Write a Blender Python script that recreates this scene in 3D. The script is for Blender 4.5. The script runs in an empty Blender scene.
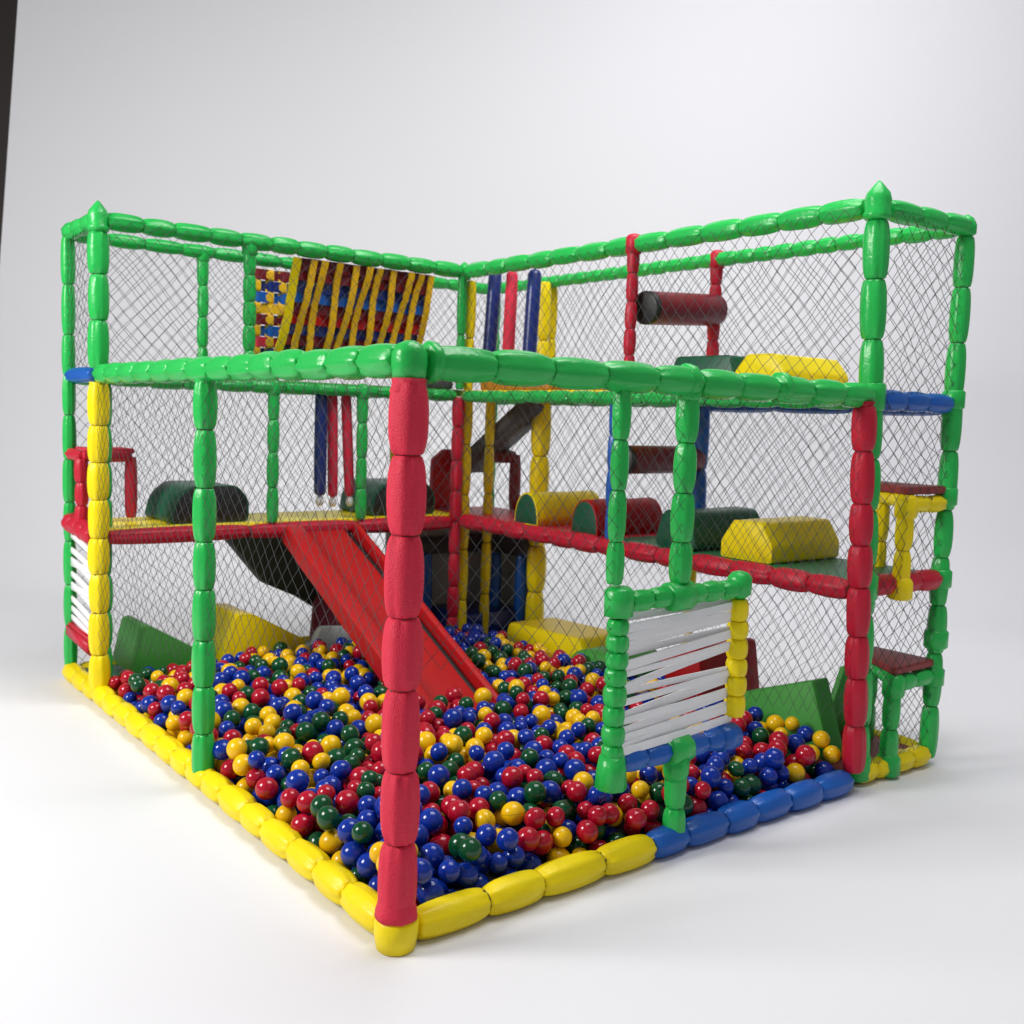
import bpy, bmesh, math, random
from mathutils import Vector, Matrix, noise
random.seed(7)
sc = bpy.context.scene
C = sc.collection
PI = math.pi

# ------------------------------------------------------------ camera
def cam_axes(yaw, p, r):
    cy, sy = math.cos(yaw), math.sin(yaw)
    f = Vector((cy*math.cos(p), sy*math.cos(p), math.sin(p)))
    rt = Vector((sy, -cy, 0)); up = rt.cross(f)
    c, s = math.cos(r), math.sin(r)
    return c*rt + s*up, -s*rt + c*up, f
CP = Vector((-1.5164, -2.4103, 1.5655))
RT, UP, FW = cam_axes(0.9038, -0.0934, 0.0337)
cam = bpy.data.cameras.new('camera'); co = bpy.data.objects.new('camera', cam); C.objects.link(co)
co.matrix_world = Matrix(((RT.x, UP.x, -FW.x, CP.x), (RT.y, UP.y, -FW.y, CP.y), (RT.z, UP.z, -FW.z, CP.z), (0, 0, 0, 1)))
cam.sensor_width = 36; cam.lens = 36*1005.4/1024
cam.clip_end = 100; cam.clip_start = 0.05
cam.dof.use_dof = True; cam.dof.focus_distance = 3.5; cam.dof.aperture_fstop = 3.2
sc.camera = co
sc.render.resolution_x = sc.render.resolution_y = 1024

# ------------------------------------------------------------ studio light
w = bpy.data.worlds.new('World'); sc.world = w; w.use_nodes = True
bg = w.node_tree.nodes['Background']; bg.inputs[0].default_value = (0.93, 0.94, 1.0, 1); bg.inputs[1].default_value = 0.23
def area(name, loc, target, size, power, col=(1, 1, 1), sy=None):
    l = bpy.data.lights.new(name, 'AREA'); l.shape = 'RECTANGLE'; l.size = size; l.size_y = sy or size
    l.energy = power; l.color = col
    o = bpy.data.objects.new(name, l); C.objects.link(o); o.location = loc
    d = Vector(target)-Vector(loc); o.rotation_euler = d.to_track_quat('-Z', 'Y').to_euler()
    return o
area('key_softbox', (-4.6, 2.4, 3.9), (0.6, 1.6, 0.6), 2.2, 350, (1.0, 0.985, 0.96))
area('top_softbox', (1.7, 0.1, 6.2), (1.8, 0.0, 0), 3.2, 195, (1, 1, 1))
area('front_softbox', (0.2, -5.8, 4.2), (1.2, 0.5, 0.4), 1.8, 5, (1, 0.99, 0.98))
area('backdrop_light', (3.7, 0.1, 7.3), (8.0, 5.2, 0.9), 3.4, 128, (0.98, 0.98, 1.0)).data.spread = math.radians(150)
sc.view_settings.view_transform = 'Standard'; sc.view_settings.look = 'None'
sc.view_settings.exposure = 0.10; sc.view_settings.gamma = 1
sc.render.engine = 'CYCLES'
sc.cycles.max_bounces = 8

# ------------------------------------------------------------ materials
def mat(name, col, rough=0.45, spec=0.5, bump=0.0, scale=60, var=0.08, vscale=6, coat=0, weave=0, seam=False, metal=0):
    m = bpy.data.materials.new(name); m.use_nodes = True
    nt = m.node_tree; N = nt.nodes; L = nt.links
    b = N['Principled BSDF']
    b.inputs['Roughness'].default_value = rough; b.inputs['Specular IOR Level'].default_value = spec
    b.inputs['Metallic'].default_value = metal
    b.inputs['Coat Weight'].default_value = coat; b.inputs['Coat Roughness'].default_value = 0.06
    tc = N.new('ShaderNodeTexCoord')
    n1 = N.new('ShaderNodeTexNoise'); n1.inputs['Scale'].default_value = vscale; n1.inputs['Detail'].default_value = 5
    L.new(tc.outputs['Object'], n1.inputs['Vector'])
    mx = N.new('ShaderNodeMix'); mx.data_type = 'RGBA'
    mx.inputs[6].default_value = (*[c*(1-var) for c in col], 1)
    mx.inputs[7].default_value = (*[min(1, c*(1+var)+var*0.02) for c in col], 1)
    L.new(n1.outputs['Fac'], mx.inputs[0])
    out = mx.outputs[2]
    if seam:
        sx = N.new('ShaderNodeSeparateXYZ'); L.new(tc.outputs['Object'], sx.inputs[0])
        ab = N.new('ShaderNodeMath'); ab.operation = 'ABSOLUTE'; L.new(sx.outputs[2], ab.inputs[0])
        lt = N.new('ShaderNodeMath'); lt.operation = 'LESS_THAN'; lt.inputs[1].default_value = 0.0007; L.new(ab.outputs[0], lt.inputs[0])
        m2 = N.new('ShaderNodeMix'); m2.data_type = 'RGBA'; m2.inputs[7].default_value = (*[c*0.35 for c in col], 1)
        L.new(out, m2.inputs[6]); L.new(lt.outputs[0], m2.inputs[0]); out = m2.outputs[2]
    L.new(out, b.inputs['Base Color'])
    if bump > 0:
        n2 = N.new('ShaderNodeTexNoise'); n2.inputs['Scale'].default_value = scale; n2.inputs['Detail'].default_value = 6
        n2.inputs['Distortion'].default_value = 0.6
        L.new(tc.outputs['Object'], n2.inputs['Vector'])
        h = n2.outputs['Fac']
        if weave:
            vo = N.new('ShaderNodeTexVoronoi'); vo.inputs['Scale'].default_value = weave
            L.new(tc.outputs['Object'], vo.inputs['Vector'])
            ad = N.new('ShaderNodeMath'); ad.operation = 'ADD'; L.new(h, ad.inputs[0]); L.new(vo.outputs['Distance'], ad.inputs[1]); h = ad.outputs[0]
        bp = N.new('ShaderNodeBump'); bp.inputs['Strength'].default_value = bump; bp.inputs['Distance'].default_value = 0.004
        L.new(h, bp.inputs['Height']); L.new(bp.outputs['Normal'], b.inputs['Normal'])
    return m
GREEN = mat('green_vinyl', (0.016, 0.45, 0.075), 0.27, 0.45, 0.7, 34)
YELLOW = mat('yellow_vinyl', (0.86, 0.67, 0.002), 0.38, 0.3, 0.55, 38)
BLUE = mat('blue_vinyl', (0.004, 0.095, 0.42), 0.33, 0.5, 0.3, 45)
RED = mat('red_vinyl', (0.50, 0.008, 0.030), 0.42, 0.35, 0.6, 40)
REDF = mat('red_fabric', (0.68, 0.014, 0.050), 0.55, 0.4, 0.5, 60, weave=260)
DRED = mat('dark_red_vinyl', (0.16, 0.006, 0.014), 0.4, 0.4, 0.3, 40)
DGREEN = mat('dark_green_vinyl', (0.004, 0.085, 0.040), 0.4, 0.4, 0.3, 40)
MGREEN = mat('mat_green_vinyl', (0.06, 0.33, 0.05), 0.5, 0.4, 0.3, 30)
NAVY = mat('navy_vinyl', (0.004, 0.018, 0.16), 0.3, 0.6, 0.3, 40)
BLACK = mat('black_vinyl', (0.012, 0.013, 0.013), 0.45, 0.4, 0.3, 40)
GREY = mat('grey_mesh_cloth', (0.42, 0.45, 0.43), 0.8, 0.3, 0.5, 120, var=0.25)
DKGREY = mat('dark_grey_board', (0.09, 0.083, 0.086), 0.6, 0.3, 0.3, 40)
SLRED = mat('slide_red_vinyl', (0.40, 0.006, 0.008), 0.45, 0.25, 0.25, 12)
REDMAT = mat('brown_red_mat', (0.26, 0.035, 0.035), 0.55, 0.4, 0.4, 40)
STRAPY = mat('yellow_strap_webbing', (0.80, 0.46, 0.006), 0.5, 0.4, 0.5, 80)
STRAPW = mat('white_elastic_strap', (0.86, 0.86, 0.87), 0.55, 0.4, 0.4, 80, var=0.04)
WHITE = mat('white_plastic', (0.75, 0.75, 0.75), 0.4)
CORD = mat('net_cord', (0.06, 0.063, 0.066), 0.8, 0.2)
JOINT = mat('joint_band', (0.02, 0.025, 0.02), 0.6)
TIE = mat('pale_tie', (0.55, 0.6, 0.5), 0.5)
BALLM = [mat('blue_ball_plastic', (0.002, 0.026, 0.29), 0.15, 0.4, 0, coat=0.15, seam=True, var=0.12, vscale=14),
         mat('red_ball_plastic', (0.40, 0.003, 0.020), 0.15, 0.4, 0, coat=0.15, seam=True, var=0.12, vscale=14),
         mat('yellow_ball_plastic', (0.80, 0.47, 0.003), 0.22, 0.35, 0, coat=0.1, seam=True, var=0.08, vscale=14),
         mat('green_ball_plastic', (0.001, 0.062, 0.018), 0.15, 0.4, 0, coat=0.15, seam=True, var=0.12, vscale=14)]
BACK = mat('backdrop_paper', (0.77, 0.765, 0.79), 0.75, 0.2, 0.1, 8, var=0.012, vscale=0.6)
BACK.node_tree.nodes['Principled BSDF'].inputs['Roughness'].default_value = 0.62

# ------------------------------------------------------------ object helpers
def link(name, bm, mats, parent=None, smooth=True, loc=None, rot=None):
    me = bpy.data.meshes.new(name)
    bmesh.ops.recalc_face_normals(bm, faces=bm.faces)
    bm.to_mesh(me); bm.free()
    if not isinstance(mats, (list, tuple)): mats = [mats]
    for m in mats: me.materials.append(m)
    if smooth:
        for p in me.polygons: p.use_smooth = True
    o = bpy.data.objects.new(name, me); C.objects.link(o)
    if parent: o.parent = parent
    if loc: o.location = loc
    if rot: o.rotation_euler = rot
    return o
def tag(o, label=None, cat=None, group=None, kind=None):
    if label: o['label'] = label
    if cat: o['category'] = cat
    if group: o['group'] = group
    if kind: o['kind'] = kind
    return o
def empty(name, loc, label, cat, group=None, rz=0):
    o = bpy.data.objects.new(name, None); C.objects.link(o); o.location = loc; o.rotation_euler = (0, 0, rz)
    o.empty_display_size = 0.1
    return tag(o, label, cat, group)
def V(*a): return Vector(a)

def basis(d):
    d = d.normalized()
    a = V(0, 0, 1) if abs(d.z) < 0.9 else V(1, 0, 0)
    u = d.cross(a).normalized(); v = d.cross(u).normalized()
    return u, v
def tube(bm, prof, p0, d, n=20, pleat=None, mi=0, caps=True, crease=0):
    """prof: list of (distance, radius, pleat amount)"""
    u, v = basis(d); d = d.normalized(); rings = []
    ph = random.uniform(0, 6.28); k = random.choice((6, 7, 8)); off = [random.uniform(-1, 1) for _ in range(n)]
    cr = {random.randrange(n): (random.uniform(.25, .75), random.uniform(.15, .5), random.uniform(.02, .055)) for _ in range(crease)}
    for (t, r, pl) in prof:
        ring = []
        for i in range(n):
            a = 2*PI*i/n
            q = r*(1+pl*math.cos(k*a+ph)+pl*0.6*off[i])
            if i in cr and pl > 0: q *= 1-cr[i][2]*math.exp(-((t/prof[-1][0]-cr[i][0])/cr[i][1])**2)
            ring.append(bm.verts.new(p0+d*t+u*(q*math.cos(a))+v*(q*math.sin(a))))
        rings.append(ring)
    for A, B in zip(rings, rings[1:]):
        for i in range(n):
            f = bm.faces.new((A[i], A[(i+1) % n], B[(i+1) % n], B[i])); f.material_index = mi
    if caps:
        bm.faces.new(rings[0]).material_index = mi; bm.faces.new(rings[-1]).material_index = mi
def sleeve(bm, p0, p1, R, seg=0.21, bulge=1.0, n=32, sag=0.0, rnd=0.12, minr=0.76):
    """a pipe wrapped in a row of barrel shaped padded sleeves (material 0) with dark joint bands (material 1)"""
    p0 = V(*p0); p1 = V(*p1); d = p1-p0; Lt = d.length; du = d.normalized(); u, v = basis(du)
    cnt = max(1, round(Lt/seg))
    ls = [random.uniform(1-rnd, 1+rnd) for _ in range(cnt)]; s = sum(ls); ls = [l*Lt/s for l in ls]
    t = 0
    for l in ls:
        k = R*random.uniform(0.97, 1.03)
        j = u*random.uniform(-1, 1)*R*0.035+v*random.uniform(-1, 1)*R*0.035
        b = random.uniform(0.85, 1.1)*bulge; e = random.uniform(-0.03, 0.03)
        prof = []
        for i, q in enumerate((0.006, 0.02, 0.055, 0.12, 0.22, 0.36, 0.5, 0.64, 0.78, 0.88, 0.945, 0.98, 0.994)):
            m = min(q, 1-q)
            rr = minr+(1-minr)*(1-math.exp(-m/0.09))*1.0
            rr -= (1-rr)*0*b
            rr *= 1-0.11*b*(2*q-1)**2
            if q < .01 or q > .99: rr = minr-0.10
            pl = 0.022+0.08*math.exp(-m/0.13)
            prof.append((q*l, k*rr*(1+e*(q-.5)), pl if 0.01 < q < .99 else 0.0))
        tube(bm, prof, p0+du*t+j, du, n, crease=5)
        if t > 0:
            tube(bm, [(-0.006, R*0.65, 0), (0.006, R*0.65, 0)], p0+du*t, du, 12, mi=1, caps=False)
        t += l
def lathe(bm, prof, p0, d=V(0, 0, 1), n=20, mi=0, pl=0.02):
    tube(bm, [(t, r, pl) for t, r in prof], V(*p0), d, n, mi=mi)

def round_poly(pts, r=0.02, k=4):
    out = []; n = len(pts)
    for i in range(n):
        p = Vector(pts[i]); a = Vector(pts[i-1]); b = Vector(pts[(i+1) % n])
        da = (a-p); db = (b-p); rr = min(r, da.length*0.45, db.length*0.45)
        A = p+da.normalized()*rr; B = p+db.normalized()*rr
        for j in range(k+1):
            t = j/k; out.append((A*(1-t)+p*t)*(1-t)+(p*(1-t)+B*t)*t)
    return out
def solid(bm, pts, L, frame, edge=0.018, corner=0.025, mi=0, capmi=0, puff=0.0, nlen=8):
    """extrude a 2D profile along frame's third axis with soft edges; frame=(origin, ex, ey, ez)"""
    o, ex, ey, ez = [V(*q) for q in frame]
    P = round_poly([Vector(p) for p in pts], corner) if corner else [Vector(p) for p in pts]
    c = sum(P, Vector((0, 0)))/len(P)
    size = max((p-c).length for p in P)
    rs = [(0, edge), (edge*0.25, edge*0.4), (edge, 0)]
    rs += [(edge+(L-2*edge)*i/nlen, 0) for i in range(1, nlen)]
    rs += [(L-edge, 0), (L-edge*0.25, edge*0.4), (L, edge)]
    rings = []
    for t, ins in rs:
        rg = []
        for p in P:
            q = p-c; l = q.length
            bulge = puff*math.sin(PI*t/L) if puff else 0
            q = q*max(0.05, (l-ins+bulge)/l)
            w3 = o+ex*(c.x+q.x)+ey*(c.y+q.y)+ez*t
            nn = noise.noise(w3*7)*0.004
            rg.append(bm.verts.new(w3+(ex*q.x+ey*q.y).normalized()*nn))
        rings.append(rg)
    n = len(P)
    for A, B in zip(rings, rings[1:]):
        for i in range(n):
            bm.faces.new((A[i], A[(i+1) % n], B[(i+1) % n], B[i])).material_index = mi
    bm.faces.new(rings[0]).material_index = capmi; bm.faces.new(rings[-1]).material_index = capmi
def slab(bm, x0, x1, y0, y1, z0, z1, edge=0.015, mi=0):
    solid(bm, [(x0, z0), (x1, z0), (x1, z1), (x0, z1)], y1-y0, ((0, y0, 0), (1, 0, 0), (0, 0, 1), (0, 1, 0)), edge, 0.015, mi, mi)
def bar(bm, p0, p1, wdt, th, mi=0, up=(0, 0, 1), nseg=1, bow=0.0, tw=0.0):
    """flat band from p0 to p1, wdt along 'up' projected, th thick"""
    p0 = V(*p0); p1 = V(*p1); d = (p1-p0).normalized(); upv = V(*up); s = (upv-d*upv.dot(d)).normalized(); nrm = d.cross(s)
    rings = []
    for i in range(nseg+1):
        t = i/nseg; c = p0.lerp(p1, t)+nrm*bow*math.sin(PI*t)
        ss = s.copy(); nn = nrm.copy()
        if tw: M = Matrix.Rotation(tw*math.sin(PI*t), 3, d); ss = M @ s; nn = M @ nrm
        rings.append([bm.verts.new(c+ss*a*wdt/2+nn*b*th/2) for a, b in ((-1, -1), (1, -1), (1, 1), (-1, 1))])
    for A, B in zip(rings, rings[1:]):
        for i in range(4): bm.faces.new((A[i], A[(i+1) % 4], B[(i+1) % 4], B[i])).material_index = mi
    bm.faces.new(rings[0]).material_index = mi; bm.faces.new(rings[-1]).material_index = mi
    return rings

# ------------------------------------------------------------ setting: backdrop sweep
fw2 = V(FW.x, FW.y, 0).normalized(); rt2 = V(fw2.y, -fw2.x, 0)
bm = bmesh.new(); prof = []
R0, D0 = 1.9, 7.75
for q in (-3.5, -1, 1, 3, 5, 6.5): prof.append((q, 0))
for i in range(0, 13):
    a = i/12*PI/2; prof.append((D0+R0*math.sin(a), R0*(1-math.cos(a))))
prof += [(D0+R0, 4), (D0+R0, 7)]
rows = []
def edge(u, v):      # the slanted left edge of the paper
    d = FW+RT*((u-512)/1005.4)-UP*((v-512)/1005.4); t = (D0+R0)/d.dot(fw2); return (d*t).dot(rt2), CP.z+d.z*t
(ea, za), (eb, zb) = edge(18, 0), edge(0, 260)
for d_, z in prof:
    sl_ = -7 if z == 0 else eb+(ea-eb)*(z-zb)/(za-zb)-1.2*max(0, 1-z)**2
    rows.append([bm.verts.new(V(CP.x, CP.y, 0)+fw2*d_+rt2*(sl_+(7-sl_)*i/14)+V(0, 0, z)) for i in range(15)])
for A, B in zip(rows, rows[1:]):
    for i in range(14): bm.faces.new((A[i], A[i+1], B[i+1], B[i]))
tag(link('backdrop', bm, BACK), 'seamless white and pale grey paper sweep under and behind the playground', 'backdrop', kind='structure')

# ------------------------------------------------------------ play structure
A_, B_ = 2.276, 2.984           # ball pit size along x and y
X2, Y2 = 2.936, 3.510           # outer walls of the tower
H1, HM, H2 = 1.715, 0.887, 2.49
play = empty('play_structure', (0, 0, 0), 'L-shaped indoor playground frame of padded green, red, yellow and blue tubes with black netting', 'playground')
M2 = lambda m: [m, JOINT]
def post(x, y, z0, z1, R, m, seg=0.21, name='post', top=None, bottom=None, parent=play, label=None, xt=None, yt=None):
    bm = bmesh.new(); sleeve(bm, (x, y, z0), (xt if xt is not None else x, yt if yt is not None else y, z1), R, seg)
    o = link(name, bm, M2(m), parent)
    if label: o['label'] = label
    return o
def rail(p0, p1, R, m, seg=0.21, name='rail', label=None, parent=play):
    bm = bmesh.new(); sleeve(bm, p0, p1, R, seg)
    o = link(name, bm, M2(m), parent)
    if label: o['label'] = label
    return o
def fitting(name, prof, p, m, parent, d=(0, 0, 1), pl=0.03):
    bm = bmesh.new(); lathe(bm, prof, p, V(*d), 20, pl=pl); return link(name, bm, m, parent)

# near corner
pN = post(0, 0, 0.10, H1-0.055, 0.057, REDF, 0.215, label='thick red fabric corner post at the front')
fitting('corner_cap', [(-0.055, 0.036), (-0.05, 0.046), (-0.01, 0.051), (0.02, 0.050), (0.043, 0.038), (0.055, 0.012)], (0, 0, H1), GREEN, pN)
fitting('collar', [(0, 0.044), (0.012, 0.054), (0.035, 0.047), (0.05, 0.05)], (0, 0, H1-0.10), REDF, pN)
fitting('foot', [(0, 0.045), (0.004, 0.058), (0.05, 0.066), (0.085, 0.066), (0.10, 0.055)], (0, 0, 0.0), YELLOW, pN, pl=0.01)
fitting('collar', [(0, 0.064), (0.02, 0.062), (0.06, 0.05), (0.075, 0.045)], (0, 0, 0.098), REDF, pN)
# left corner: yellow lower post, green upper post
pL = post(0.0, 2.96, 0.06, H1-0.045, 0.053, YELLOW, 0.19)
fitting('collar', [(0, 0.036), (0.015, 0.04), (0.05, 0.036), (0.07, 0.045)], (0, 2.96, H1-0.11), YELLOW, pL)
post(0.05, 3.045, 0.06, H1-0.04, 0.042, GREEN, 0.2)
pt_ = post(0.012, 2.99, H1+0.03, H2-0.055, 0.051, GREEN, 0.235)
fitting('pointed_cap', [(-0.06, 0.042), (-0.052, 0.054), (-0.035, 0.054), (-0.025, 0.047), (0.02, 0.052), (0.045, 0.044), (0.08, 0.018), (0.095, 0.005)], (0.012, 2.99, H2), GREEN, pt_)
post(0.0, Y2, 0.06, H2-0.02, 0.036, GREEN, 0.235)
# right corner
pR = post(A_+0.02, -0.02, 0.09, H1-0.05, 0.05, RED, 0.2, xt=A_-.08)
fitting('collar', [(0, 0.036), (0.012, 0.04), (0.05, 0.034), (0.065, 0.045)], (A_-0.08, -0.02, H1-0.10), RED, pR)
pG = post(A_+0.13, 0.03, 0.05, H2-0.06, 0.052, GREEN, 0.23, xt=A_+.0)
fitting('pointed_cap', [(-0.06, 0.045), (-0.052, 0.056), (-0.035, 0.056), (-0.025, 0.05), (0.02, 0.054), (0.05, 0.046), (0.085, 0.018), (0.10, 0.005)], (A_, 0.03, H2), GREEN, pG)
p0_ = post(X2, 0.0, 0.03, H2-0.04, 0.043, GREEN, 0.24)
fitting('corner_cap', [(-0.04, 0.03), (-0.03, 0.045), (0.01, 0.045), (0.04, 0.03), (0.055, 0.008)], (X2, 0, H2), GREEN, p0_)
for z, rr in ((H1, .05), (1.27, .05), (HM, .05), (0.6, .054), (0.42, .05)):
    fitting('collar', [(-0.045, rr-.01), (-0.035, rr), (0.035, rr), (0.045, rr-.01)], (X2, 0, z), GREEN, p0_)
for z, rr in ((H1-.01, .058), (HM, .056), (0.08, .056)):
    fitting('collar', [(-0.06, rr-.01), (-0.05, rr), (0.05, rr), (0.06, rr-.01)], (A_+.13*(1-z/H2), 0.03, z), GREEN, pG)
# inner corner posts
pI = post(A_-0.03, B_-0.02, 0.03, H1-0.03, 0.041, RED, 0.2)
fitting('tie', [(0, 0.037), (0.01, 0.037)], (A_-0.03, B_-0.02, 0.56), TIE, pI)
post(A_-0.02, B_-0.01, H1+0.02, H2-0.03, 0.032, GREEN, 0.3)
fitting('corner_cap', [(-0.05, 0.04), (0.0, 0.046), (0.03, 0.04), (0.06, 0.008)], (A_-0.0, B_-0.0, H2), GREEN, play)
post(A_+0.055, B_-0.0, 0.03, H2-0.05, 0.036, YELLOW, 0.33)
post(2.54, 3.01, 0.03, H2-0.16, 0.034, YELLOW, 0.33)
post(2.87, 2.87, 0.03, H1-0.03, 0.068, YELLOW, 0.35)
post(2.86, 2.87, H1+.03, H2-0.01, 0.045, YELLOW, 0.3)
post(2.96, 2.90, H1+.03, H2-0.02, 0.03, YELLOW, 0.3)
post(X2, Y2, 0.03, H2-0.03, 0.034, GREEN, 0.24)
# middle posts of the front faces
pm = post(0.0, 1.51, 0.03, H1-0.04, 0.047, GREEN, 0.205)
fitting('collar', [(-0.05, 0.03), (-0.03, 0.04), (0.02, 0.04)], (0, 1.51, H1-0.02), GREEN, pm)
# posts of the tower walls
for (x, y, z0, z1, R, m, sg) in ((0.97, B_, HM+.03, H1-.02, 0.035, GREEN, .2), (1.55, B_, HM+.03, H1-.02, 0.035, GREEN, .2),
        (0.82, B_, H1+.03, H2-.03, 0.036, GREEN, .14), (0.755, Y2, 0.05, H2-.02, 0.033, GREEN, .18),
        (A_, 1.45, H1+.03, H2+.02, 0.033, RED, .15), (X2, 1.45, H1+.04, H2+.02, 0.035, RED, .16),
        (X2, 1.50, HM, H1-.03, 0.045, BLUE, .4), (A_+.01, 1.55, HM, H1-.03, 0.03, BLUE, .2), (X2-.03, 1.50, 0.04, HM, 0.034, YELLOW, .3), (2.1, Y2, 0.05, H1, 0.03, YELLOW, .3)):
    p_ = post(x, y, z0, z1, R, m, sg)
    if m is RED:
        fitting('tee_joint', [(-0.05, .032), (-0.045, .042), (0.035, .042), (0.05, .03), (.056, .01)], (x, y, H2+0.0), RED, p_)
    elif m is GREEN:
        fitting('tee_joint', [(-0.05, .03), (-0.04, R+.006), (0.03, R+.006), (0.045, .02)], (x, y, z1), GREEN, p_)
# top rails
r1 = rail((0.05, B_, H2), (A_-0.04, B_, H2), 0.047, GREEN, 0.19)
rail((A_, B_-0.04, H2), (A_+0.02, 0.10, H2), 0.048, GREEN, 0.215)
rail((0.0, Y2, H2), (0.01, 3.03, H2), 0.046, GREEN, 0.16)
rail((A_+0.09, 0.04, H2), (X2, 0.0, H2), 0.046, GREEN, 0.19)
rail((0.03, Y2, H2-.01), (X2-.03, Y2, H2-.01), 0.040, GREEN, 0.2)
rail((X2, Y2-.03, H2-.0), (X2, 0.04, H2-.0), 0.040, GREEN, 0.13)
# rails at deck height one
rail((0, 0.055, H1), (0, 2.93, H1), 0.052, GREEN, 0.2)
rr_ = rail((0.055, 0, H1), (A_-0.02, 0, H1-0.01), 0.053, GREEN, 0.215)
for x in (0.07, 1.14, 1.66):
    fitting('collar', [(-0.018, .05), (-0.012, .058), (0.012, .058), (0.018, .05)], (x, 0, H1), GREEN, rr_, (1, 0, 0))
rail((0.05, B_, H1-.02), (A_-.05, B_, H1-.02), 0.036, GREEN, 0.2)
rail((A_, B_-.05, H1-.02), (A_, 0.09, H1-.03), 0.038, GREEN, 0.2)
rail((0, 3.04, H1), (0, Y2-.02, H1), 0.043, BLUE, 0.5)
rail((A_+.10, 0.03, H1-.02), (X2-.04, 0, H1-.02), 0.046, BLUE, 0.2)
rail((0.03, Y2, H1-.02), (X2, Y2, H1-.02), 0.03, GREEN, 0.2)
rail((X2, Y2, H1-.03), (X2, 1.52, H1-.03), 0.03, GREEN, 0.2)
rail((X2, 1.50, H1-.03), (X2, 0.04, H1-.03), 0.047, BLUE, 0.5)
# rails at mid deck
rail((0.05, B_, HM-.015), (A_-.06, B_, HM-.015), 0.047, RED, 0.62)
rail((A_+.0, B_-.06, HM-.0), (A_, 0.04, HM-.01), 0.050, RED, 0.22)
rail((0, 3.02, HM-.01), (0, Y2-.0, HM+.02), 0.056, RED, 0.12)
rail((A_+.10, 0.04, HM-.0), (X2-.04, 0, HM-.0), 0.050, RED, 0.2)
rail((0.03, Y2, HM-.02), (X2, Y2, HM-.02), 0.035, RED, 0.3)
rail((X2, Y2, HM-.02), (X2, 0.04, HM-.02), 0.035, RED, 0.3)
# base rails
rail((0, 0.06, 0.052), (0, Y2+.03, 0.052), 0.053, YELLOW, 0.19)
rail((0.065, 0, 0.05), (1.06, 0, 0.05), 0.056, YELLOW, 0.25)
rail((1.06, 0, 0.05), (A_+.0, 0, 0.05), 0.055, BLUE, 0.22)
rail((A_+.10, 0.02, 0.05), (X2-.03, 0, 0.05), 0.048, YELLOW, 0.14)
rail((0.05, Y2, 0.05), (X2, Y2, 0.05), 0.045, YELLOW, 0.22)
rail((X2, Y2-.05, 0.05), (X2, .05, 0.05), 0.045, YELLOW, 0.22)
# red bar under the white lacing at the left end
bm = bmesh.new(); bar(bm, (0, 3.05, 0.275), (0, Y2-.02, 0.30), 0.085, 0.07); bmesh.ops.bevel(bm, geom=bm.edges[:], offset=0.015, segments=3, affect='EDGES')
link('cross_bar', bm, RED, play)
# white lacing on the left end
zs = [0.80, 0.72, 0.66, 0.585, 0.52, 0.44, 0.385, 0.335]
for i, z in enumerate(zs):
    for (za, zb) in ((z-0.05, z+0.03), (z-0.05, z-0.045)) if i in (1, 3) else ((z-0.05, z+0.035),):
        bm = bmesh.new(); bar(bm, (0.0, 3.0, za), (0.0, Y2-.03, zb), 0.034, 0.012, nseg=6, bow=0.01, tw=0.25)
        bmesh.ops.bevel(bm, geom=bm.edges[:], offset=0.003, segments=2, affect='EDGES')
        link('strap', bm, STRAPW, play)
# decks
def deck(name, x0, x1, y0, y1, z0, z1, m, label=None):
    bm = bmesh.new(); slab(bm, x0, x1, y0, y1, z0, z1); o = link(name, bm, m, play)
    if label: o['label'] = label
deck('deck_mat', 0.03, 2.30, 2.99, 3.48, HM-.03, HM+.035, YELLOW, 'yellow floor mat of the left walkway')
deck('deck_mat', 2.29, 2.91, 1.62, 3.48, HM-.03, HM+.028, RED)
deck('deck_mat', 2.29, 2.91, 0.05, 1.61, HM-.03, HM+.030, mat('walkway_green_vinyl', (.015,.17,.06), .45, .4, .3, 30), 'green floor mat of the right walkway')
deck('deck_mat', 0.03, 2.30, 3.00, 3.48, H1-.02, H1+.02, MGREEN)
deck('deck_mat', 2.30, 2.91, 0.05, 3.48, H1-.02, H1+.02, YELLOW)
deck('floor_mat', 0.03, 2.26, 3.0, 3.48, 0.02, 0.07, DGREEN)
deck('floor_mat', 2.29, 2.91, 1.25, 3.48, 0.02, 0.09, BLUE)
deck('floor_mat', 2.29, 2.91, 0.05, 1.24, 0.02, 0.07, REDMAT, 'brownish red floor mat at the right end')
deck('pit_floor', 0.03, 2.28, 0.03, 2.98, 0.004, 0.02, BLACK)
# step boxes in the right end bay
def stepbox(z, mtop, mleg, zfoot, R, xa=2.60):
    bm = bmesh.new()
    solid(bm, [(xa-.03, -.02), (X2-.03, -.02), (X2-.03, .36), (2.80, .36)], 0.035, ((0, 0.0, z), (1, 0, 0), (0, 1, 0), (0, 0, 1)), 0.01, 0.02)
    link('step_mat', bm, mtop, play)
    rail((xa+.03, 0.0, z-.045), (X2-.04, 0.0, z-.045), R, mleg, 0.11)
    rail((xa+.02, 0.03, z-.03), (2.82, 0.27, z-.03), R*.85, mleg, 0.12)
    p = post(xa, 0.0, zfoot, z-.075, R, mleg, 0.165)
    fitting('tee_joint', [(-.06, R), (-.05, R+.008), (.03, R+.008), (.045, R-.01)], (xa, 0, z-.045), mleg, p)
    fitting('collar', [(-.05, R+.004), (-.04, R+.014), (.03, R+.012), (.06, R-.01)], (xa, 0, zfoot), mleg, p)
    p = post(2.83, 0.26, zfoot, z-.06, R*.95, mleg, 0.17)
stepbox(1.285, REDMAT, YELLOW, HM-.02, 0.040)
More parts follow.
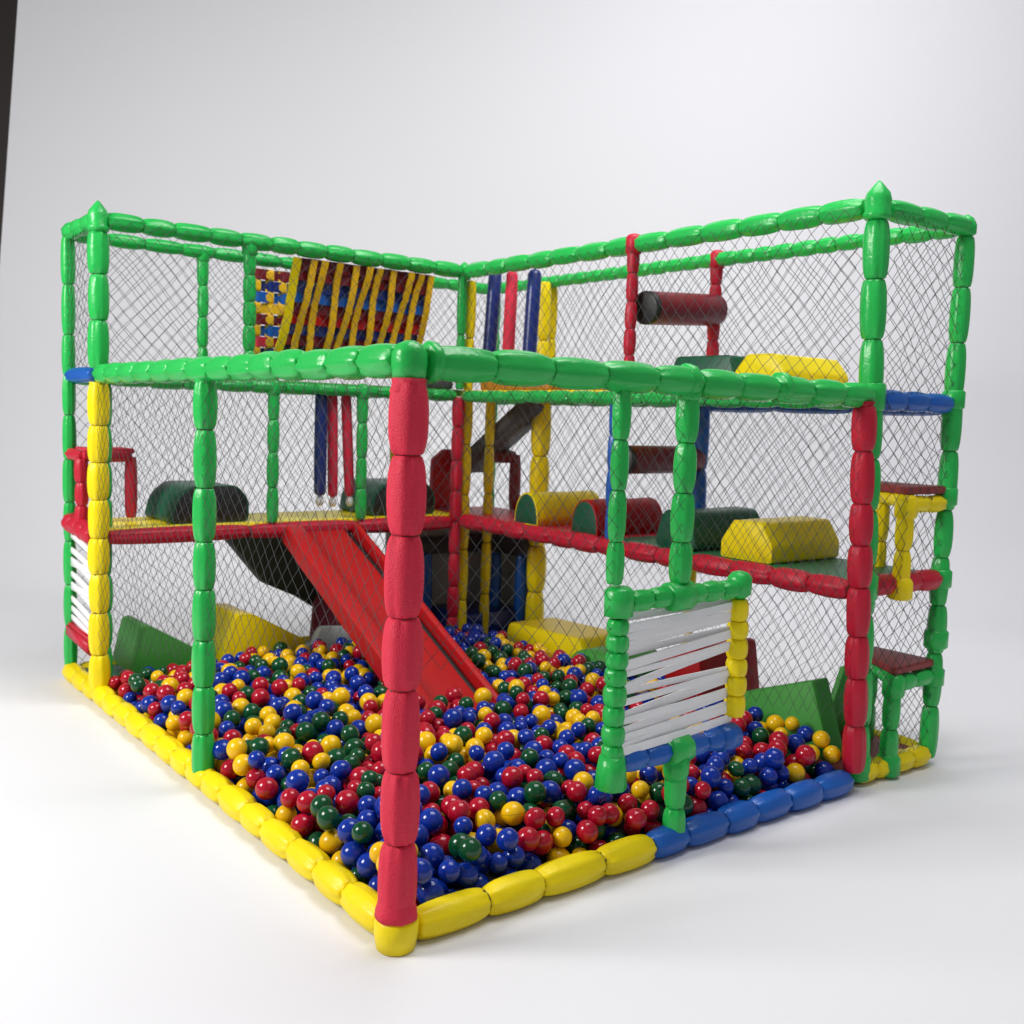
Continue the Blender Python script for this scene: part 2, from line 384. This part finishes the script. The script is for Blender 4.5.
stepbox(0.475, REDMAT, GREEN, 0.06, 0.040)
# small green ramp board behind the lower step
bm = bmesh.new(); solid(bm, [(2.64, .07), (2.90, .07), (2.90, .40), (2.80, .40)], 0.03, ((0, 0.38, 0), (1, 0, 0), (0, 0, 1), (0, 1, 0)), 0.008, 0.01); link('side_board', bm, MGREEN, play)
# red step frames at the left end and at the inner corner
def arch(pts, R, m=RED, seg=.12):
    fr = empty_part('step_frame')
    for a, b in zip(pts, pts[1:]):
        bm = bmesh.new(); sleeve(bm, a, b, R, seg); link('frame_tube', bm, M2(m), fr)
def empty_part(name):
    o = bpy.data.objects.new(name, None); C.objects.link(o); o.parent = play; o.empty_display_size = .05; return o
arch([(0.0, 3.27, HM), (0.0, 3.27, 1.27)], .036)
arch([(0.0, 3.52, 1.285), (0.0, 3.26, 1.285), (0.27, 3.30, 1.28), (0.27, 3.30, HM+.05)], .034, seg=.3)
bm = bmesh.new(); slab(bm, 0.02, 0.29, 3.29, 3.5, 1.295, 1.325); link('step_mat', bm, REDF, play)
arch([(2.62, 3.24, 1.30), (2.87, 3.14, 1.29)], .05, DRED, .4)
arch([(2.87, 3.14, 1.31), (2.87, 3.14, HM+.03)], .042, DRED, .5)
bm = bmesh.new(); solid(bm, [(2.36, HM+.03), (2.60, HM+.03), (2.60, 1.33), (2.46, 1.33), (2.37, 1.26)], .05, ((0, 3.42, 0), (1, 0, 0), (0, 0, 1), (0, 1, 0)), .01, .015); link('side_board', bm, RED, play)
# stair board climbing to the upper deck in the inner corner
bm = bmesh.new(); bar(bm, (2.62, 3.36, 1.20), (2.80, 2.82, 1.67), 0.10, 0.30, up=(0, 0, 1)); bmesh.ops.bevel(bm, geom=bm.edges[:], offset=0.015, segments=2, affect='EDGES'); link('stair_board', bm, DKGREY, play)
# enclosed crawl space below the inner corner: grey cloth panels with blue padded bars
bm = bmesh.new(); slab(bm, 2.02, 2.90, 3.44, 3.47, 0.07, HM-.05, .005); link('cloth_panel', bm, GREY, play)
bm = bmesh.new(); slab(bm, 2.885, 2.90, 2.90, 3.43, 0.07, HM-.05, .004); link('cloth_panel', bm, GREY, play)
bm = bmesh.new(); slab(bm, 2.05, 2.88, 3.38, 3.43, 0.60, 0.72, .01); link('cross_bar', bm, DKGREY, play)
bm = bmesh.new(); slab(bm, 2.84, 2.88, 2.9, 3.37, 0.60, 0.74, .01); link('cross_bar', bm, DKGREY, play)
for (x, y) in ((2.28, 3.34), (2.74, 3.16), (2.84, 3.0)):
    post(x, y, 0.05, 0.62, 0.042, BLUE, 0.6)
bm = bmesh.new(); slab(bm, 2.35, 2.86, 2.99, 3.40, 0.08, 0.24, .02); link('crawl_mat', bm, NAVY, play)
# horizontal padded rollers across the right walkway
def roller(p0, p1, R):
    p0 = V(*p0); p1 = V(*p1); L = (p1-p0).length; bm = bmesh.new()
    tube(bm, [(0, R*.9, 0), (0.004, R, 0), (0.035, R, 0), (.0351, R, 0), (L*.3, R*1.0, .004), (L*.6, R*1.0, .004), (L-.01, R, 0), (L, R*.9, 0)], p0, p1-p0, 28)
    for f in bm.faces:
        c = f.calc_center_median()
        if (c-p0).dot((p1-p0).normalized()) < 0.036: f.material_index = 1
    o = link('roller', bm, [DRED, BLACK], play)
roller((A_+.05, 1.40, 2.165), (X2+.0, 1.44, 2.21), 0.088)
roller((A_+.03, 1.50, 1.36), (X2-.0, 1.53, 1.36), 0.078)

# rope window on the right front face
win = empty_part('rope_window')
def wt(p0, p1, R, m, seg, name='frame_tube'):
    bm = bmesh.new(); sleeve(bm, p0, p1, R, seg, minr=.78); return link(name, bm, M2(m), win)
WL, WR = 0.855, 1.485
wt((WL, 0, 0.40), (WL, 0, 0.90), 0.040, GREEN, 0.062)
wt((WL+.05, 0, 0.955), (WR-.02, 0, 0.955), 0.038, GREEN, 0.10)
wt((WR+.012, 0, 0.46), (WR, 0, 0.915), 0.040, YELLOW, 0.078)
wt((WL+.04, 0, 0.392), (1.13, 0, 0.388), 0.042, BLUE, 0.15)
wt((1.13, 0, 0.388), (WR+.03, 0, 0.385), 0.042, BLUE, 0.17)
fitting('corner_joint', [(-.06, .03), (-.055, .05), (0.03, .052), (.045, .035)], (WL, 0, 0.965), GREEN, win)
fitting('corner_joint', [(-.05, .02), (-.03, .045), (0.03, .046), (.05, .03), (.056, .01)], (WR, 0, 0.965), GREEN, win)
fitting('corner_joint', [(-.09, .045), (-.085, .055), (-0.02, .05), (.03, .042)], (WL, 0, 0.395), GREEN, win, pl=.06)
fitting('corner_joint', [(-.03, .05), (.06, .05)], (WR-.05, 0, 0.385), BLUE, win, (1, 0, 0))
fitting('tee_joint', [(-.06, .04), (-.05, .052), (.05, .052), (.06, .04)], (1.15, 0, 0.955), GREEN, win, (1, 0, 0))
fitting('tee_joint', [(-.055, .045), (-.045, .054), (.045, .054), (.055, .045)], (1.18, 0, 0.388), GREEN, win, (1, 0, 0))
fitting('tee_joint', [(-.10, .036), (-.07, .046), (.0, .05)], (1.18, 0, 0.37), GREEN, win)
for za, zb, wd in ((0.900, 0.905, .030), (0.865, 0.893, .034), (0.835, 0.86, .030), (0.80, 0.845, .036), (0.775, 0.80, .030), (0.735, 0.785, .040), (0.705, 0.745, .026),
                   (0.655, 0.735, .030), (0.64, 0.645, .026), (0.605, 0.632, .026), (0.545, 0.61, .040), (0.535, 0.56, .030), (0.495, 0.55, .036), (0.475, 0.51, .030), (0.445, 0.495, .036), (0.435, 0.455, .034)):
    k = random.uniform(-1, 1)*.012
    bm = bmesh.new(); bar(bm, (WL+.0, k-.01, za), (WR, k*.5+.01, zb), wd*.86, 0.006, nseg=12, bow=random.uniform(-.008, .008), tw=random.uniform(-.18, .18))
    bmesh.ops.bevel(bm, geom=[e for e in bm.edges if e.calc_length() > .02], offset=0.0015, segments=1, affect='EDGES')
    link('strap', bm, STRAPW, win)
# posts above and below the window
post(0.83, 0.0, 1.02, H1-.04, 0.031, GREEN, 0.155)
ptop = post(1.15, 0.0, 1.0, H1-.04, 0.042, GREEN, 0.185)
fitting('collar', [(-.05, .03), (-.03, .044), (.02, .044)], (1.15, 0, H1-.03), GREEN, ptop)
post(1.185, 0.0, 0.03, 0.33, 0.041, GREEN, 0.16)

# nets: diamond mesh of real cords
def net(o, u, v, wd, ht, nz=0.0, low=lambda s: 0.0, c=0.036, r=0.0014, jit=.012, seed=0, name='net'):
    o = V(*o); u = V(*u).normalized(); v = V(*v).normalized(); n = u.cross(v)
    cv = c*1.12; nu = int(wd/c); nv = int(ht/cv); cu = wd/nu; cv = ht/nv
    bm = bmesh.new(); pts = {}
    def P(i, j):
        if (i, j) in pts: return pts[(i, j)]
        a = i*cu; b = j*cv
        e = min(1, min(i, nu-i)/2)*min(1, min(j, nv-j)/2)
        s = V(a*1.7+seed*3.1, b*1.7, seed*7.7)
        q = o+u*(a+e*(noise.noise(s*1.6)*jit*2.2+random.uniform(-.2, .2)*jit))+v*(b+e*(noise.noise(s*1.6+V(9, 3, 1))*jit*2.2+random.uniform(-.2, .2)*jit))+n*(nz+e*noise.noise(s*1.1+V(4, 8, 2))*.03)
        pts[(i, j)] = q; return q
    def seg(a, b):
        d = b-a; x, y = basis(d); R = []
        for p in (a, b):
            R.append([bm.verts.new(p+(x*math.cos(t)+y*math.sin(t))*r) for t in (0.3, 2.394, 4.489)])
        for i in range(3): bm.faces.new((R[0][i], R[0][(i+1) % 3], R[1][(i+1) % 3], R[1][i]))
    for i in range(nu+1):
        for j in range(nv+1):
            if (i+j) % 2: continue
            for dj in (1, -1):
                i2, j2 = i+1, j+dj
                if i2 > nu or j2 < 0 or j2 > nv: continue
                if min(j, j2)*cv < low(i*cu/wd): continue
                seg(P(i, j), P(i2, j2))
    return link(name, bm, CORD, play, smooth=False)
net((-.02, 0.05, 0.1), (0, 1, 0), (0, 0, 1), 2.86, H1-.14, low=lambda s: .74-.58*s, seed=1, c=.036, r=.0010)
net((0.05, -.02, 0.1), (1, 0, 0), (0, 0, 1), 2.18, H1-.14, low=lambda s: .72-.50*s if not (0.35 < s < 0.66) else 0.9, seed=2, c=.036, r=.0010)
net((0.05, B_-.05, H1), (1, 0, 0), (0, 0, 1), 2.18, H2-H1, seed=3)
net((A_-.05, 0.08, H1-.06), (0, 1, 0), (0, 0, 1), 2.84, H2-H1+.05, seed=4)
net((0.05, B_-.05, HM-.03), (1, 0, 0), (0, 0, 1), 2.18, H1-HM+.05, seed=5, r=.0010)
net((A_-.055, 0.05, HM-.05), (0, 1, 0), (0, 0, 1), 2.86, H1-HM+.07, seed=6, r=.0010)
net((0.03, Y2+.02, 0.06), (1, 0, 0), (0, 0, 1), 2.88, H2-.07, seed=7, r=.0016)
net((X2+.02, 0.03, 0.06), (0, 1, 0), (0, 0, 1), 3.45, H2-.07, seed=8, r=.0016)
net((-.01, 3.03, H1), (0, 1, 0), (0, 0, 1), .46, H2-H1, seed=9, c=.034, r=.0012)
net((A_+.08, -.01, 0.08), (1, 0, 0), (0, 0, 1), .60, H2-.09, seed=10)

# ------------------------------------------------------------ slide
sl = empty('slide', (1.26, 2.95, 0.0), 'red padded slide running from the yellow walkway down into the balls', 'slide')
def slp(x, s, z): return V(x-1.26, -1.48*s, (HM-.02)*(1-s)+0.13*s+z)
top, bot = slp(1.26, 0, 0), slp(1.26, 1, 0); dv = (bot-top); Ls = dv.length; dz = dv.normalized(); nzv = V(1, 0, 0).cross(dz).normalized()
if nzv.z < 0: nzv = -nzv
def slp_part(name, x0, x1, n0, n1, m, s0=0.0, s1=1.0, edge=.012):
    bm = bmesh.new()
    solid(bm, [(x0, n0), (x1, n0), (x1, n1), (x0, n1)], Ls*(s1-s0), (top+dz*Ls*s0, (1, 0, 0), nzv, dz), edge, 0.018, nlen=12)
    return link(name, bm, m, sl)
slp_part('slide_bed', -.13, .165, -.05, 0.0, SLRED)
slp_part('side_pad', -.235, -.125, -.07, .045, SLRED)
slp_part('gutter', .166, .21, -.06, -.02, BLACK)
slp_part('side_rail', .212, .25, -.05, .045, SLRED)

# dark ramp panel and hanging cloth left of the slide, under the walkway
g = empty('stair_ramp', (1.2, 3.25, 0.0), 'dark grey-green padded ramp sloping under the yellow walkway left of the slide', 'ramp')
bm = bmesh.new(); solid(bm, [(-.40, .84), (-.12, .50), (.10, .40), (.62, .07), (.62, .42), (.20, .84)], 0.12, ((0, 0.05, 0), (1, 0, 0), (0, 0, 1), (0, 1, 0)), .012, .03)
link('ramp_panel', bm, mat('ramp_cloth', (.035, .05, .04), .7, .3, .5, 60, var=.3), g)
bm = bmesh.new(); solid(bm, [(.14, .12), (.42, .12), (.42, .46), (.26, .52), (.16, .38)], 0.05, ((0, -.06, 0), (1, 0, 0), (0, 0, 1), (0, 1, 0)), .012, .04)
link('side_cloth', bm, mat('maroon_cloth', (.16, .02, .035), .6, .3, .4, 30, var=.2), g)
bm = bmesh.new(); solid(bm, [(.08, .08), (.62, .08), (.55, .20), (.16, .24)], 0.06, ((0, -.14, 0), (1, 0, 0), (0, 0, 1), (0, 1, 0)), .012, .04)
link('base_pad', bm, GREY, g)

# ------------------------------------------------------------ foam obstacles
def block(name, pts, L, o, along, m, capm, label, cat, corner=.03, group=None, edge=.011, rz=0, puff=0.0, mi_cap=True):
    """profile in the vertical plane, extruded along x ('x': profile runs in y) or along y ('y': profile runs in x)"""
    bm = bmesh.new()
    fr = ((0, 0, 0), (0, 1, 0), (0, 0, 1), (1, 0, 0)) if along == 'x' else ((0, 0, 0), (1, 0, 0), (0, 0, 1), (0, 1, 0))
    solid(bm, pts, L, fr, edge, corner, 0, 1 if capm is not m else 0, puff)
    P = round_poly([Vector(p) for p in pts], corner) if corner else [Vector(p) for p in pts]
    ex, ey, ez = [V(*q) for q in fr[1:]]; c2 = sum(P, Vector((0, 0)))/len(P); n_ = len(P)
    for t in (.004, L-.004):              # stitched welt round each end
        rg = []
        for p in P:
            q = (p-c2); nq = q.normalized(); b = c2+q-nq*edge*.45
            rg.append([bm.verts.new(ex*(b.x+nq.x*r_*math.cos(a_))+ey*(b.y+nq.y*r_*math.cos(a_))+ez*(t+r_*math.sin(a_))) for a_ in (0, PI/3, 2*PI/3, PI, 4*PI/3, 5*PI/3) for r_ in (.0045,)])
        for i_ in range(n_):
            A, B = rg[i_], rg[(i_+1) % n_]
            for k_ in range(6): bm.faces.new((A[k_], A[(k_+1) % 6], B[(k_+1) % 6], B[k_]))
    ob = link(name, bm, [m, capm] if capm is not m else m, None, loc=o, rot=(0, 0, rz))
    return tag(ob, label, cat, group)
arc = lambda w_, h, n=14: [(-w_/2*math.cos(PI*i/n), h*(math.sin(PI*i/n))**.8) for i in range(n+1)]
hexa = lambda w_, h: [(-w_/2, 0), (w_/2, 0), (w_/2, h*.45), (w_/2-.07, h), (-w_/2+.07, h), (-w_/2, h*.45)]
trap = lambda w_, h: [(-w_/2, 0), (w_/2, 0), (w_/2-.06, h), (-w_/2+.05, h)]
FB = 'foam obstacles on the walkways'
UP1, MID = H1+.022, HM+.032
block('foam_block', hexa(.30, .15), .50, (2.36, .655, UP1+.02), 'x', YELLOW, YELLOW, 'yellow foam block with sloping top edges on the upper right deck', 'foam block', .018, FB)
block('foam_block', trap(.46, .15), .54, (2.36, 1.02, UP1+.02), 'x', DGREEN, DGREEN, 'dark green foam block on the upper right deck behind the green rail', 'foam block', .02, FB)
block('foam_block', hexa(.31, .19), .54, (2.35, .67, MID), 'x', YELLOW, YELLOW, 'yellow foam block with sloping top edges on the green mat of the middle deck', 'foam block', .018, FB)
block('foam_block', trap(.30, .20), .54, (2.35, 1.13, MID), 'x', DGREEN, DGREEN, 'dark green foam block on the middle deck beside the yellow one', 'foam block', .05, FB)
block('foam_roll', arc(.23, .20), .54, (2.35, 1.83, MID-.004), 'x', SLRED, DGREEN, 'red half-round foam roll with dark green end on the middle deck', 'foam roll', 0, FB)
block('foam_roll', arc(.23, .20), .54, (2.35, 2.36, MID-.004), 'x', YELLOW, DGREEN, 'yellow half-round foam roll with dark green end near the inner corner', 'foam roll', 0, FB)
block('foam_block', [(-.24, 0), (.22, 0), (.22, .13), (.15, .21), (-.12, .21), (-.20, .14)], .44, (.63, 3.03, MID+.002), 'y', DGREEN, BLACK, 'dark green foam block with black end on the yellow walkway at left', 'foam block', .04, FB)
block('foam_block', [(-.24, 0), (.24, 0), (.24, .14), (.17, .21), (-.14, .21), (-.22, .13)], .42, (1.90, 3.05, MID+.002), 'y', DGREEN, BLACK, 'black foam block on the yellow walkway behind the front red post', 'foam block', .04, FB)
# lower level
block('foam_wedge', [(-.12, 0), (.34, 0), (.34, .04), (-.02, .26), (-.06, .25)], .36, (.32, 3.08, .10), 'y', MGREEN, MGREEN, 'light green foam wedge behind the balls at far left', 'foam wedge', .015, 'foam wedges around the ball pit')
block('foam_wedge', [(-.10, 0), (.46, 0), (.42, .10), (.10, .28), (.0, .29)], .40, (.78, 3.02, .10), 'y', YELLOW, YELLOW, 'yellow foam wedge behind the balls left of the slide', 'foam wedge', .03, 'foam wedges around the ball pit')
block('foam_block', [(-.36, 0), (.30, 0), (.36, .09), (.33, .17), (-.33, .19), (-.38, .11)], .34, (2.40, 2.22, .10), 'x', YELLOW, YELLOW, 'low yellow foam block lying on the blue mat at the pit edge', 'foam block', .03)
block('foam_dome', arc(.44, .20), .40, (2.30, 1.66, .08), 'x', MGREEN, MGREEN, 'light green rounded foam mound between yellow block and rope window', 'foam mound', 0)
block('foam_block', [(-.16, 0), (.20, 0), (.16, .30), (-.10, .36)], .46, (2.38, 1.06, .07), 'x', SLRED, SLRED, 'red foam block behind the white straps of the rope window', 'foam block', .04)
block('foam_wedge', [(-.22, 0), (.30, 0), (.30, .20), (-.10, .35)], .12, (2.36, .36, .07), 'x', MGREEN, MGREEN, 'green foam wedge at right behind the balls next to the red post', 'foam wedge', .015, 'foam wedges around the ball pit')

# ------------------------------------------------------------ woven strap panels on the upper left walkway
pa = empty('strap_curtain', (1.1, 3.0, H1), 'leaning curtain of eleven yellow straps over red and blue bands under the top rail', 'strap curtain')
TZ, BZ = .72, .17
def pc(s, t, off=0): return V(0.0+.94*s-.035*t, 0.0+.16*t+off, TZ+(BZ-TZ)*t)
for k in range(11):
    bm = bmesh.new(); rings = []; s = k/10
    wd = .040 if k else .05
    s += random.uniform(-.012, .012)
    for i in range(21):
        t = i/20; o_ = pc(s, t, -.030 + .012*math.sin(t*PI*2+k*2.1)) + V(.010*math.sin(t*PI*1.3+k*1.7)+random.uniform(-1, 1)*.003, 0, 0)
        rings.append([bm.verts.new(o_+V(a*wd/2, b*.006, 0)) for a, b in ((-1, -1), (1, -1), (1, 1), (-1, 1))])
    for A, B in zip(rings, rings[1:]):
        for i in range(4): bm.faces.new((A[i], A[(i+1) % 4], B[(i+1) % 4], B[i]))
    bm.faces.new(rings[0]); bm.faces.new(rings[-1])
    link('vertical_strap', bm, STRAPY if k else YELLOW, pa, smooth=False)
cols = [DRED, DRED, NAVY, BLUE, DRED, SLRED, NAVY, DRED, BLACK]
for j, m in enumerate(cols):
    t = (j+.4)/9; bm = bmesh.new(); rings = []
    for i in range(45):
        s = i/44; o_ = pc(s, t, .008*math.sin(s*PI*11+j*PI)+.006)
        rings.append([bm.verts.new(o_+V(0, b*.005, a*.033)) for a, b in ((-1, -1), (1, -1), (1, 1), (-1, 1))])
    for A, B in zip(rings, rings[1:]):
        for i in range(4): bm.faces.new((A[i], A[(i+1) % 4], B[(i+1) % 4], B[i]))
    bm.faces.new(rings[0]); bm.faces.new(rings[-1])
    link('cross_strap', bm, m, pa, smooth=False)
# rear woven panel
pb = empty('woven_panel', (1.03, 3.44, H1), 'woven panel of yellow, blue and dark red webbing on the rear net', 'woven panel')
for k in range(10):
    bm = bmesh.new(); rings = []
    for i in range(97):
        t = i/96; o_ = V(.03+.085*k, .007*math.tanh(3*math.sin(t*PI*8+k*PI)), (.70-.54*t))
        rings.append([bm.verts.new(o_+V(a*.026, b*.003, 0)) for a, b in ((-1, -1), (1, -1), (1, 1), (-1, 1))])
    for A, B in zip(rings, rings[1:]):
        for i in range(4): bm.faces.new((A[i], A[(i+1) % 4], B[(i+1) % 4], B[i]))
    link('vertical_strap', bm, STRAPY, pb, smooth=False)
for j, m in enumerate([DRED, NAVY, BLUE, STRAPY, DRED, BLUE, REDF, NAVY]):
    bm = bmesh.new(); rings = []
    for i in range(161):
        s = i/160; t = (j+.5)/8; o_ = V(.86*s, -.007*math.tanh(3*math.sin(s*.86/.085*PI+j*PI-.35*PI)), (.70-.54*t))
        rings.append([bm.verts.new(o_+V(0, b*.003, a*.031)) for a, b in ((-1, -1), (1, -1), (1, 1), (-1, 1))])
    for A, B in zip(rings, rings[1:]):
        for i in range(4): bm.faces.new((A[i], A[(i+1) % 4], B[(i+1) % 4], B[i]))
    link('cross_strap', bm, m, pb, smooth=False)

# ------------------------------------------------------------ hanging padded tubes
def hang(x, y, z0, z1, R, m, label, dx=0.0, dy=0.0, group=None, tip=False):
    o = empty('hanging_tube', (x, y, z1), label, 'hanging tube', group)
    bm = bmesh.new(); L = z1-z0
    tube(bm, [(0, .012, 0), (.01, R*.7, .05), (.03, R*.95, .03), (L*.3, R, .01), (L*.7, R, .01), (L-.03, R*.95, .02), (L-.01, R*.8, .03), (L, .012, 0)], V(0, 0, .0), V(dx, dy, -1), 20)
    link('padded_tube', bm, m, o)
    bm = bmesh.new(); tube(bm, [(0, .006, 0), (.02, .006, 0)], V(0, 0, .02), V(0, 0, -1), 8); link('cord', bm, CORD, o)
    if tip:
        bm = bmesh.new(); tube(bm, [(0, .010, 0), (.02, .022, 0), (.045, .026, 0), (.065, .014, 0)], V(dx, dy, -1).normalized()*(L-.005), V(dx, dy, -1), 14); link('end_ring', bm, WHITE, o)
    return o
hang(2.50, 2.95, H1+.04, 2.52, .046, NAVY, 'dark blue hanging tube nearest the inner corner post, upper deck', -.02, .05, 'hanging tubes in the upper corner')
hang(2.50, 2.77, H1+.04, 2.50, .040, REDF, 'red hanging tube between two dark blue ones, upper deck', -.01, .02, 'hanging tubes in the upper corner')
hang(2.50, 2.54, H1+.04, 2.49, .045, NAVY, 'dark blue hanging tube beside the rear yellow post, upper deck', -.02, .03, 'hanging tubes in the upper corner')
hang(1.30, 3.04, 1.06, H1-.03, .038, NAVY, 'dark blue tube hanging over the yellow walkway above the slide', 0, 0, 'hanging tubes above the slide', True)
hang(1.38, 3.05, 1.05, H1-.03, .032, REDF, 'left one of two red tubes hanging above the slide', 0.02, 0, 'hanging tubes above the slide', True)
hang(1.47, 3.05, 1.05, H1-.03, .032, REDF, 'right one of two red tubes hanging above the slide, next to green post', 0.06, 0, 'hanging tubes above the slide', True)

# orange ramp piece and dark pad on the upper deck near the inner corner
tag(link('corner_pad', (lambda b: (slab(b, 2.02, 2.24, 3.02, 3.4, H1+.022, H1+.10), b)[1])(bmesh.new()), DKGREY), 'dark grey pad on the upper deck left of the corner post', 'pad')
tag(link('corner_step', (lambda b: (slab(b, 2.36, 2.86, 2.2, 2.9, H1+.022, H1+.08), b)[1])(bmesh.new()), mat('orange_vinyl', (.40, .16, .01), .5)), 'orange-yellow step pad on the upper deck under the hanging tubes', 'pad')

# ------------------------------------------------------------ dark studio wall beyond the paper's left edge
bm = bmesh.new(); q0 = V(CP.x, CP.y, 0)+fw2*10.1
bar(bm, q0-rt2*8.5+V(0, 0, 3.5), q0-rt2*3.2+V(0, 0, 3.5), 7.0, 0.12)
tag(link('studio_wall', bm, mat('dark_brown_paint', (.022, .014, .010), .5), smooth=False), 'dark brown wall strip showing past the left edge of the pale backdrop', 'wall')

# ------------------------------------------------------------ balls
D = 0.081
X0, X1, YA, YB = .065, 2.27, .065, 2.965
def hgt(x, y):
    e = min(1, x/.5); f = min(1, y/.35)
    h = .175+.05*e*f+.02*f
    h += .018*noise.noise(V(x*2.2, y*2.2, 0))+.012*noise.noise(V(x*6, y*6, 3))
    if y > 2.2: h -= .05*(y-2.2)/.8
    return h
import numpy as np
rng = np.random.default_rng(5)
K = 26; pts = np.zeros((4200, 4)); n = 0
G = {}; gs = .08
def rest(x, y, r):
    gi, gj = int(x/gs), int(y/gs); z = max(.045, hgt(x, y)-.165)
    for a in (-1, 0, 1):
        for b in (-1, 0, 1):
            for k in G.get((gi+a, gj+b), ()):
                q = pts[k]; dd = (q[0]-x)**2+(q[1]-y)**2; s = (q[3]+r)
                if dd < s*s:
                    zz = q[2]+math.sqrt(s*s-dd)
                    if zz > z: z = zz
    return z
fails = 0
def in_slide(x, y, z):
    if 1.0 < x < 1.53 and y > 1.42:
        s = (2.95-y)/1.48; zs = (HM-.02)*(1-s)+.13*s
        return z > zs-.12 and z < zs+.09
    return False
while n < 4100 and fails < 260:
    r = D/2*rng.uniform(.80, 1.12); best = None
    for _ in range(K):
        x = rng.uniform(X0, X1); y = rng.uniform(YA, YB)
        if x+y < .20: continue
        z = rest(x, y, r); lv = z-hgt(x, y)
        if best is None or lv < best[0]: best = (lv, x, y, z)
    lv, x, y, z = best
    if lv > -.006: fails += 1; continue
    pts[n] = (x, y, z, r); G.setdefault((int(x/gs), int(y/gs)), []).append(n); n += 1
P_ = [tuple(p) for p in pts[:n] if not in_slide(p[0], p[1], p[2]) and p[2] > .01]
def colour(x, y, z):
    a = noise.noise(V(x*5.2, y*5.2, 11)); b = noise.noise(V(x*5.2, y*5.2, 47)); c_ = noise.noise(V(x*5.2, y*5.2, 83)); d_ = noise.noise(V(x*5.2, y*5.2, 131))
    w_ = [.34+a*.9+(.30 if x+y < .9 else 0)+(.7 if (x > 1.6 and y > 2.4) else 0), .27+b*.9, .26+c_*.9, .27+d_*.8]
    w_ = [max(.05, q)**2.0 for q in w_]; s = sum(w_); t = random.random()*s
    for i, q in enumerate(w_):
        t -= q
        if t <= 0: return i
    return 0
CN = ['blue', 'red', 'yellow', 'green']
CW = ['glossy blue', 'glossy red', 'yellow', 'glossy dark green']
# which balls lie open to the camera
def exposed(p):
    o = V(*p[:3])+V(0, 0, p[3]*.7); d = (CP-o).normalized(); hit = 0
    for t in (.04, .07, .10, .13):
        q = o+d*t; gi, gj = int(q.x/gs), int(q.y/gs)
        for a in (-1, 0, 1):
            for b in (-1, 0, 1):
                for k in G.get((gi+a, gj+b), ()):
                    s = pts[k]
                    if (s[0]-p[0])**2+(s[1]-p[1])**2+(s[2]-p[2])**2 < 1e-8: continue
                    if (s[0]-q.x)**2+(s[1]-q.y)**2+(s[2]-q.z)**2 < (s[3]*.9)**2: return False
    return True
order = sorted(range(len(P_)), key=lambda i: (V(*P_[i][:3])-CP).dot(FW))
near = []
for i in order:
    if len(near) >= 300: break
    if exposed(P_[i]): near.append(i)
nearset = set(near)
def uvsphere(bm, c, r, nu, nv, mi, M=None, sq=0.0):
    rings = []
    for j in range(1, nv):
        th = PI*j/nv
        rings.append([c+(M @ V(r*math.sin(th)*math.cos(2*PI*i/nu), r*math.sin(th)*math.sin(2*PI*i/nu), r*math.cos(th)*(1-sq)) if M else V(r*math.sin(th)*math.cos(2*PI*i/nu), r*math.sin(th)*math.sin(2*PI*i/nu), r*math.cos(th)*(1-sq))) for i in range(nu)])
    rv = [[bm.verts.new(p) for p in rg] for rg in rings]
    zt = V(0, 0, r*(1-sq)); zt = M @ zt if M else zt
    T = bm.verts.new(c+zt); Bv = bm.verts.new(c-zt)
    for i in range(nu):
        k = (i+1) % nu
        bm.faces.new((T, rv[0][i], rv[0][k])).material_index = mi
        bm.faces.new((Bv, rv[-1][k], rv[-1][i])).material_index = mi
        for A, B in zip(rv, rv[1:]): bm.faces.new((A[i], B[i], B[k], A[k])).material_index = mi
ballmesh = []
for k in range(4):
    bm = bmesh.new(); uvsphere(bm, V(0, 0, 0), .0395, 28, 18, 0)
    me = bpy.data.meshes.new('ball'); bm.to_mesh(me); bm.free(); me.materials.append(BALLM[k])
    for p in me.polygons: p.use_smooth = True
    ballmesh.append(me)
def zone(x, y):
    if x+y < .75: return 'at the foot of the front red post'
    if y > x*1.0: return 'in the front left of the pit'
    return 'in the front right of the pit'
for i in near:
    x, y, z, r = P_[i]; k = colour(x, y, z)
    o = bpy.data.objects.new('ball', ballmesh[k]); C.objects.link(o)
    o.location = (x, y, z); s = r/.0395; o.scale = (s, s, s*random.uniform(.86, 1.03)); o.rotation_euler = (random.uniform(0, 6), random.uniform(0, 6), random.uniform(0, 6))
    zn = zone(x, y)
    tag(o, CW[k]+' plastic ball '+zn, 'ball', CN[k]+' balls '+zn)
me_bm = bmesh.new()
for i, p in enumerate(P_):
    if i in nearset: continue
    x, y, z, r = p
    
    dd = (V(x, y, z)-CP).length
    uvsphere(me_bm, V(x, y, z), r, 16 if dd < 4.2 else 12, 10 if dd < 4.2 else 8, colour(x, y, z))
rest_o = link('ball_heap', me_bm, BALLM)
tag(rest_o, 'deep mass of small mixed blue, red, yellow and green balls filling the back of the pit', 'ball heap', kind='stuff')
print('balls', n, len(P_), len(near))
